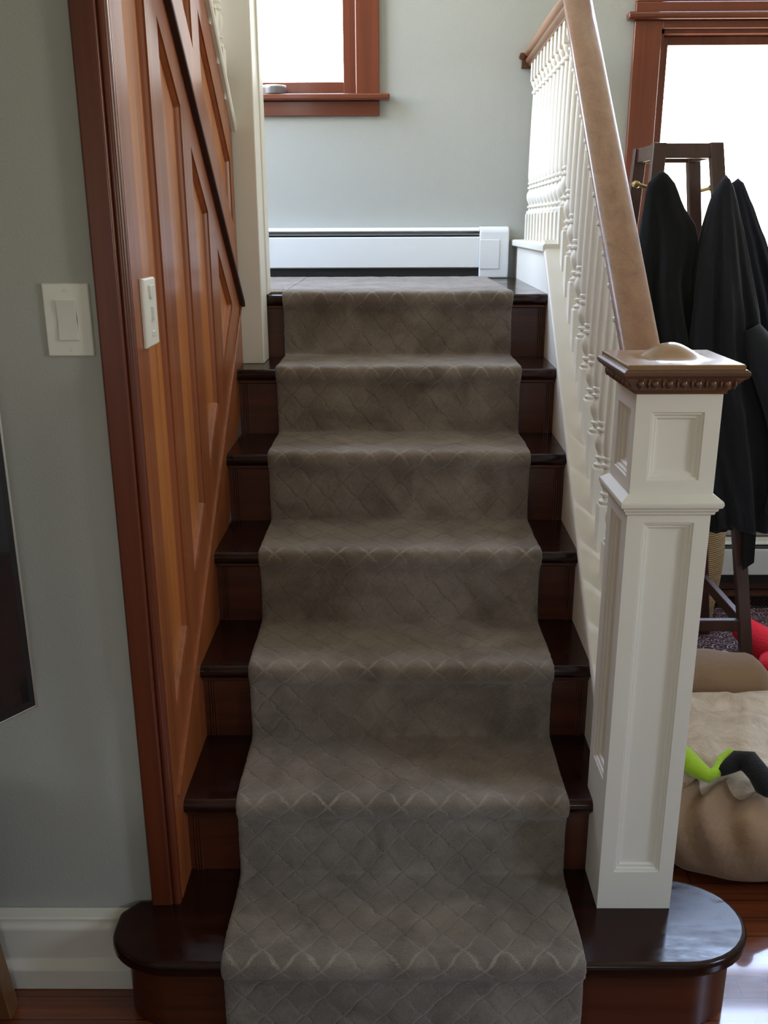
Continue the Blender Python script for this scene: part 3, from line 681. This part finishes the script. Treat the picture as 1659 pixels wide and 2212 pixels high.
# ------------------------------------------------------------------ switches
s1 = thing('light_switch', (-.5635, .187, 1.352), 'ivory rocker light switch on the blue grey wall', 'light switch')
obj('wall_plate', MB().loft([[(-.5635+a, .187-d, 1.352+b) for a, b in ((-h, -v), (h, -v), (h, v), (-h, v))] for h, v, d in ((.0395, .0605, 0), (.0395, .0605, .003), (.0375, .0585, .0055))]), 'plate', s1, bevel=.001)
obj('rocker', MB().prism_x([(.1815, 1.319), (.1775, 1.319), (.1795, 1.352), (.1765, 1.385), (.1815, 1.385)], -.5805, -.5470), 'plate2', s1, bevel=.001)
obj('rocker_frame', MB().box(-.5825, -.5450, .1803, .1820, 1.317, 1.387), 'plate', s1, bevel=.0005)
for dz in (-.049, .049): obj('screw', MB().tube([(-.5635, .1825, 1.352+dz), (-.5635, .1808, 1.352+dz)], .0030, 10), 'plate2', s1)
s2 = thing('light_switch', (PX, .285, 1.357), 'white sensor light switch on the wooden panelling', 'light switch')
cy, cz = .272, 1.357
obj('wall_plate', MB().loft([[(PX+d, cy+a, cz+b) for a, b in ((-h, -v), (h, -v), (h, v), (-h, v))] for h, v, d in ((.040, .0595, 0), (.040, .0595, .005), (.037, .0565, .009))]), 'plate', s2, bevel=.001)
obj('sensor_lens', MB().loft([[(PX+d, cy+a, cz+b) for a, b in ((-.012*q, .022*q+.006), (.012*q, .022*q+.006), (.018*q, .047), (-.018*q, .047))] for d, q in ((.0088, 1), (.0125, .82))]), 'plate2', s2, bevel=.001)
obj('toggle', MB().box(PX+.008, PX+.0135, cy-.0045, cy+.0045, cz-.014, cz+.010), 'plate2', s2, bevel=.001)
obj('push_button', MB().box(PX+.008, PX+.0110, cy-.010, cy+.010, cz-.042, cz-.032), 'plate2', s2, bevel=.001)

# ------------------------------------------------------------------ television and console at the left edge
tvc = Vector((-.640, .045, 0)); tvd = Vector((-.547, -.837, 0)); tvn = Vector((.837, -.547, 0))
tv = thing('television', (-.90, -.36, .50), 'black flat screen television with thin metallic rim, cut by the left edge', 'television')
def tvbox(a0, a1, z0, z1, d0, d1, lean=.0):
    m = MB(); P = []
    for z in (z0, z1):
        for d in (d0, d1):
            for a in (a0, a1):
                p = tvc+tvd*a+tvn*(d-lean*(z-.7)); P.append((p.x, p.y, z))
    return m.add(P, [(0, 2, 3, 1), (4, 5, 7, 6), (0, 1, 5, 4), (1, 3, 7, 5), (3, 2, 6, 7), (2, 0, 4, 6)])
obj('housing', tvbox(0, .95, .703, 1.26, -.03, -.002), 'bezel', tv, bevel=.004)
obj('rim', tvbox(-.001, .951, .702, .7065, -.004, .001).add(tvbox(-.001, .0035, .702, 1.261, -.004, .001).v, tvbox(0, 1, 0, 1, 0, 1).f), 'silver', tv, bevel=.0006)
obj('bezel', tvbox(.0035, .9465, .7065, 1.2565, -.002, .0005), 'bezel', tv)
obj('screen', tvbox(.014, .936, .720, 1.245, .0005, .0012), 'black', tv)
obj('stand', tvbox(.40, .55, .513, .72, -.028, -.006).add(tvbox(.30, .65, .502, .514, -.12, .10).v, tvbox(0, 1, 0, 1, 0, 1).f), 'bezel', tv, bevel=.002)
cn = thing('tv_console', (-1.2, -.2, 0), 'brown wooden console at the bottom left corner under the television', 'console')
obj('top', MB().box(-1.75, -.80, -.95, .06, .475, .501), 'console', cn, bevel=.003)
for (x, y) in ((-.83, .04), (-.83, -.90), (-1.72, .04), (-1.72, -.90)):
    sx = .035 if x > -1 else -.035
    obj('leg', MB().loft([[(x+sx*(1-t)+a, y+.035*(1 if y > 0 else -1)*(1-t)+b, .475*t) for a, b in ((-.02, -.02), (.02, -.02), (.02, .02), (-.02, .02))] for t in (0, 1)]), 'console', cn, bevel=.003)
obj('body', MB().box(-1.72, -.84, -.90, .02, .16, .475), 'console', cn, bevel=.003)

# ------------------------------------------------------------------ small dish on the window stool
ds_ = thing('window_dish', (-.449, YB+.0, WIN1[2]), 'small grey dish with a pale rim on the landing window stool', 'dish')
obj('bowl', MB().lathe([(.0, .034), (.004, .040), (.022, .0435), (.0265, .043), (.0265, .039), (.008, .034)], (-.449, YB-.004, WIN1[2]), 28), 'dish', ds_, smooth=True)
obj('rim', MB().lathe([(.0265, .0435), (.030, .0445), (.0325, .0430), (.030, .0405), (.0266, .040)], (-.449, YB-.004, WIN1[2]), 28), plain('pale_rim', (.85, .82, .76), .2), ds_, smooth=True)

# ------------------------------------------------------------------ coat stand
ck = thing('coat_stand', (.93, 1.65, 0), 'dark brown wooden coat stand of four splayed legs in front of the window', 'coat stand')
tx0, tx1, ty0, ty1, TZ = .788, .957, 1.60, 1.82, 1.735
bx0, bx1, by0, by1 = .70, 1.175, 1.40, 1.86
def legp(i, j, z):
    t = z/TZ; x = (bx0, bx1)[i]*(1-t)+(tx0, tx1)[i]*t; y = (by0, by1)[j]*(1-t)+(ty0, ty1)[j]*t; return x, y
for i in (0, 1):
    for j in (0, 1):
        rings = []
        for z in (0, .5, 1.2, TZ):
            x, y = legp(i, j, z); h = .020; rings.append([(x-h, y-h*.8, z), (x+h, y-h*.8, z), (x+h, y+h*.8, z), (x-h, y+h*.8, z)])
        obj('leg', MB().loft(rings), 'rack', ck, bevel=.003)
def bar(p, q, hw_, hz, name='rail'):
    p, q = Vector(p), Vector(q); t = (q-p).normalized(); s = t.cross(Vector((0, 0, 1))).normalized()*hw_; u = Vector((0, 0, hz))
    obj(name, MB().loft([[tuple(c-s-u), tuple(c+s-u), tuple(c+s+u), tuple(c-s+u)] for c in (p, q)]), 'rack', ck, bevel=.002)
def rail_at(z, hz):
    c = [(*legp(i, j, z), z) for i, j in ((0, 0), (1, 0), (1, 1), (0, 1))]
    for a in range(4): bar(c[a], c[(a+1) % 4], .011, hz)
rail_at(1.712, .021); rail_at(.235, .020)
for (i, j, z, dx, dy) in ((0, 0, 1.602, -1, -.1), (0, 1, 1.55, -1, .2), (1, 1, 1.60, 1, .1)):
    x, y = legp(i, j, z); d = Vector((dx, dy, .25)).normalized(); p = Vector((x, y, z))
    obj('coat_peg', MB().tube([p, p+d*.05, p+d*.055, p+d*.068, p+d*.074], [.006, .006, .010, .010, .004], 12), 'brass', ck, smooth=True)

def garment(name, rows, yc, label, mat, depth=.055, folds=5, seed=0, hem=.01, group='coats on the coat stand'):
    t = thing(name, (rows[0][1], yc, rows[-1][0]), label, 'coat', group)
    # resample rows smoothly
    zs_ = [r[0] for r in rows]; m = 46; n = 64; rings = []
    for k in range(m+1):
        s = k/m; z = zs_[0]+(zs_[-1]-zs_[0])*s; i = 0
        while i < len(rows)-2 and rows[i+1][0] > z: i += 1
        q = (rows[i][0]-z)/(rows[i][0]-rows[i+1][0]); q = max(0, min(1, q))
        def cr(c):
            p0 = rows[max(0, i-1)][c]; p1 = rows[i][c]; p2 = rows[i+1][c]; p3 = rows[min(len(rows)-1, i+2)][c]
            return .5*((2*p1)+(-p0+p2)*q+(2*p0-5*p1+4*p2-p3)*q*q+(-p0+3*p1-3*p2+p3)*q**3)
        cx_, rx_ = cr(1), max(.008, cr(2)); dp = depth*min(1, .25+s*2.2)
        ring = []
        for a in range(n):
            th = 2*PI*a/n
            f = 1+min(1, s*3)*(.20*math.cos(folds*th+seed+2.2*s)+.12*math.cos((folds*2+1)*th+2*seed-3*s)+.22*noise.noise(Vector((math.cos(th)*2.2, math.sin(th)*2.2, s*4+seed)))+.08*noise.noise(Vector((math.cos(th)*6, math.sin(th)*6, s*14+seed))))
            ring.append((cx_+rx_*math.cos(th)*(f*.25+.75), yc+dp*math.sin(th)*(f*1.4-.4), z+hem*math.sin(3*th+seed)*s))
        rings.append(ring)
    top = rings[0]; c0 = (rows[0][1], yc, rows[0][0]+.014)
    mid = [tuple(.55*p+.45*q for p, q in zip(v, (c0[0], c0[1], c0[2]-.002))) for v in top]
    obj('cloth', MB().loft([[tuple(.05*p+.95*q for p, q in zip(v, c0)) for v in top], mid]+rings), mat, t, smooth='all')
    return t
g1 = garment('coat', [(1.640, .776, .018), (1.628, .776, .034), (1.605, .778, .045), (1.547, .788, .061), (1.494, .804, .083), (1.428, .806, .091), (1.319, .806, .088), (1.138, .838, .104), (.920, .877, .125), (.645, .925, .140), (.555, .945, .130)], 1.50,
             'black wool coat hanging at the left of the coat stand, nearest the handrail', 'coat1', .06, 5, .4)
g2 = garment('coat', [(1.625, .961, .012), (1.614, .961, .022), (1.572, .960, .039), (1.480, .965, .063), (1.346, .976, .089), (1.208, .992, .110), (1.066, 1.013, .130), (.844, 1.065, .140), (.70, 1.10, .125), (.558, 1.128, .105)], 1.49,
             'charcoal padded coat hanging in the middle of the coat stand', 'coat2', .07, 6, 1.7)
g3 = garment('coat', [(1.622, 1.046, .018), (1.612, 1.046, .026), (1.547, 1.069, .036), (1.451, 1.101, .050), (1.282, 1.150, .074), (1.047, 1.204, .094), (.737, 1.250, .105), (.53, 1.276, .103)], 1.63,
             'dark navy coat hanging at the right of the coat stand', 'coat3', .055, 5, 2.9)
# sleeve of the middle coat and a hanging strap
obj('sleeve', MB().tube([(1.06, 1.43, 1.20), (1.12, 1.41, 1.10), (1.18, 1.40, .98), (1.22, 1.40, .86), (1.23, 1.41, .72), (1.215, 1.42, .62)], [.03, .058, .066, .064, .058, .050], 18), 'coat2', g2, smooth='all')
obj('strap', MB().prism_y([(1.100, .62), (1.141, .62), (1.149, .458), (1.115, .432)], 1.415, 1.419), 'coat1', g2)

# ------------------------------------------------------------------ right-hand floor things
# basket
bk = thing('straw_basket', (1.13, 2.065, 0), 'tall woven straw basket behind the newel post', 'basket')
mb = MB(); prof = []
for k in range(61):
    z = .010+.50*k/60; r = .135+.022*math.sin(PI*min(1, z/.42)*.8); prof.append((z, r))
obj('basket_body', mb.lathe([(.002, .10), (.004, .130)]+prof+[(.508, .140), (.49, .135), (.05, .12), (.03, .0005)], (1.13, 2.065, 0), 40), 'straw', bk, smooth='all')
# rug
rg = MB().box(.62, 2.2, .95, 2.10, 0, .008)
tag(obj('patterned_rug', rg, 'rug', bevel=.003), 'dark red and navy patterned rug on the floor under the coat stand', 'rug')
# floor register
gr = thing('floor_register', (1.60, 2.165, 0), 'black metal floor vent between rug and heater', 'vent')
mb = MB()
for k in range(44): mb.box(1.30+.014*k, 1.306+.014*k, 2.115, 2.215, .001, .006)
obj('louvres', mb, 'grille', gr)
obj('rim', MB().box(1.28, 1.92, 2.105, 2.115, 0, .008).box(1.28, 1.92, 2.215, 2.225, 0, .008).box(1.28, 1.294, 2.115, 2.215, 0, .008).box(1.906, 1.92, 2.115, 2.215, 0, .008), 'grille', gr)

# dog bed: fat canvas ring cushion with a fleece top
db = thing('dog_bed', (1.12, .80, 0), 'large tan canvas dog bed with cream fleece top beside the newel post', 'dog bed')
def superell(cx, cy, rx, ry, th, p=3.4):
    c, s = math.cos(th), math.sin(th); return cx+rx*abs(c)**(2/p)*(1 if c > 0 else -1), cy+ry*abs(s)**(2/p)*(1 if s > 0 else -1)
n, m = 160, 28; rings = []
BCX, BCY, BRX, BRY = 1.20, .715, .625, .328
for i in range(n):
    th = 2*PI*i/n; ring = []
    for k in range(m):
        a = 2*PI*k/m; c_, s_ = math.cos(a), math.sin(a); q = 2/2.6
        cc = abs(c_)**q*(1 if c_ > 0 else -1); ss = abs(s_)**q*(1 if s_ > 0 else -1)
        fold = .017*math.sin(th*17+a*2.0+4*noise.noise(Vector((math.cos(th)*2, math.sin(th)*2, a*.5))))*max(0, ss+.35)
        R = .112+.012*noise.noise(Vector((math.cos(th)*4, math.sin(th)*4, c_)))+fold
        ox, oy = superell(BCX, BCY, BRX-.115+cc*R, BRY-.115+cc*R, th, 4.2)
        ring.append((ox, oy, max(.001, .102+ss*R*.82)))
    rings.append(ring)
rings.append(rings[0])
obj('canvas_cushion', MB().loft(rings, caps=False), 'tan', db, smooth='all')
V = []; Fc = []; gr_, ga = 60, 140
for i in range(gr_+1):
    for k in range(ga):
        th = 2*PI*k/ga; q = i/gr_
        x, y = superell(1.20, .78, q*.575, q*.245, th, 6) if q else (1.20, .775)
        w1_ = noise.noise(Vector((x*5+y*3, y*7-x*2, 1))); w2_ = noise.noise(Vector((x*13, y*15, 4)))
        h = .226+.036*w1_+.018*w2_-.035*(1-abs(noise.noise(Vector((x*4-y*5, y*5+x*3, 9))))*3.2 if abs(noise.noise(Vector((x*4-y*5, y*5+x*3, 9)))) < .3 else 0)*.6
        h = max(h, .216+.012*w2_)-.045*(max(0, q-.9)/.1)**2
        V.append((x, y, max(h, .02)))
for i in range(gr_):
    for k in range(ga): Fc.append((i*ga+k, i*ga+(k+1) % ga, (i+1)*ga+(k+1) % ga, (i+1)*ga+k))
obj('fleece_top', MB().add(V, Fc), 'fleece', db, smooth='all')
# bolster behind
n, m = 40, 28; rings = []
for i in range(n+1):
    s = i/n; x = .60+.51*s; e = min(1, (min(s, 1-s)*9))**.5 if 0 < s < 1 else .02
    ring = []
    for k in range(m):
        a = 2*PI*k/m; c, sn = math.cos(a), math.sin(a); p = 2/3.2
        yy_ = abs(c)**p*(1 if c > 0 else -1)*.105; zz = abs(sn)**p*(1 if sn > 0 else -1)*.105
        w = 1+.05*noise.noise(Vector((x*7, c*2, sn*2)))+.02*math.sin(x*40+a*2)
        ring.append((x+.012*sn, 1.145+yy_*e*w-.03*s, max(.010, .138+zz*1.2*(.25+.75*e)*w)+0*s))
    rings.append(ring)
bo = thing('bolster_cushion', (.9, 1.2, .04), 'brown canvas bolster cushion at the back of the dog bed', 'cushion')
obj('cover', MB().loft(rings), 'tan2', bo, smooth='all')
# toys
gt = thing('plush_toy', (.76, .56, .22), 'lime green plush toy with a black tipped limb on the dog bed', 'dog toy', 'plush dog toys')
obj('green_body', MB().tube([(.640, .70, .235), (.672, .665, .250), (.700, .620, .245), (.720, .575, .238), (.742, .545, .236), (.760, .552, .243), (.785, .585, .250), (.812, .600, .256), (.825, .585, .262)],
    [.016, .026, .027, .024, .017, .014, .017, .021, .012], 14), 'green', gt, smooth='all')
obj('black_boot', MB().tube([(.765, .545, .246), (.790, .560, .252), (.815, .572, .262), (.838, .560, .266), (.850, .525, .256), (.856, .490, .243), (.856, .470, .235)], [.010, .018, .024, .028, .026, .027, .012], 14), 'blackplush', gt, smooth='all')
obj('peach_head', MB().ellipsoid((.688, .735, .262), (.034, .048, .040), 16, 12), 'peach', gt, smooth='all')
rt_ = thing('plush_toy', (1.27, 1.50, .01), 'red plush toy lying on the rug behind the dog bed', 'dog toy', 'plush dog toys')
obj('red_body', MB().tube([(1.235, 1.75, .12), (1.255, 1.70, .10), (1.285, 1.62, .085), (1.315, 1.53, .08), (1.345, 1.46, .075), (1.40, 1.42, .06)], [.015, .045, .058, .072, .070, .04], 18), 'red', rt_, smooth='all')
obj('red_limb', MB().tube([(1.29, 1.50, .07), (1.255, 1.42, .065), (1.262, 1.36, .055)], [.045, .044, .022], 14), 'red', rt_, smooth='all')
obj('white_pompom', MB().ellipsoid((1.145, 1.56, .038), (.036, .036, .034), 18, 12), 'whiteplush', rt_, smooth='all')
bt = thing('plush_toy', (1.28, 1.22, .1), 'shaggy brown plush toy at the back right of the dog bed', 'dog toy', 'plush dog toys')
obj('brown_body', MB().ellipsoid((1.32, 1.245, .135), (.10, .075, .07), 24, 16), 'brownplush', bt, smooth='all')
obj('brown_ear', MB().ellipsoid((1.245, 1.215, .125), (.03, .045, .04), 16, 10), 'brownplush', bt, smooth='all')
obj('white_muzzle', MB().ellipsoid((1.27, 1.165, .11), (.05, .035, .03), 16, 10), 'whiteplush', bt, smooth='all')
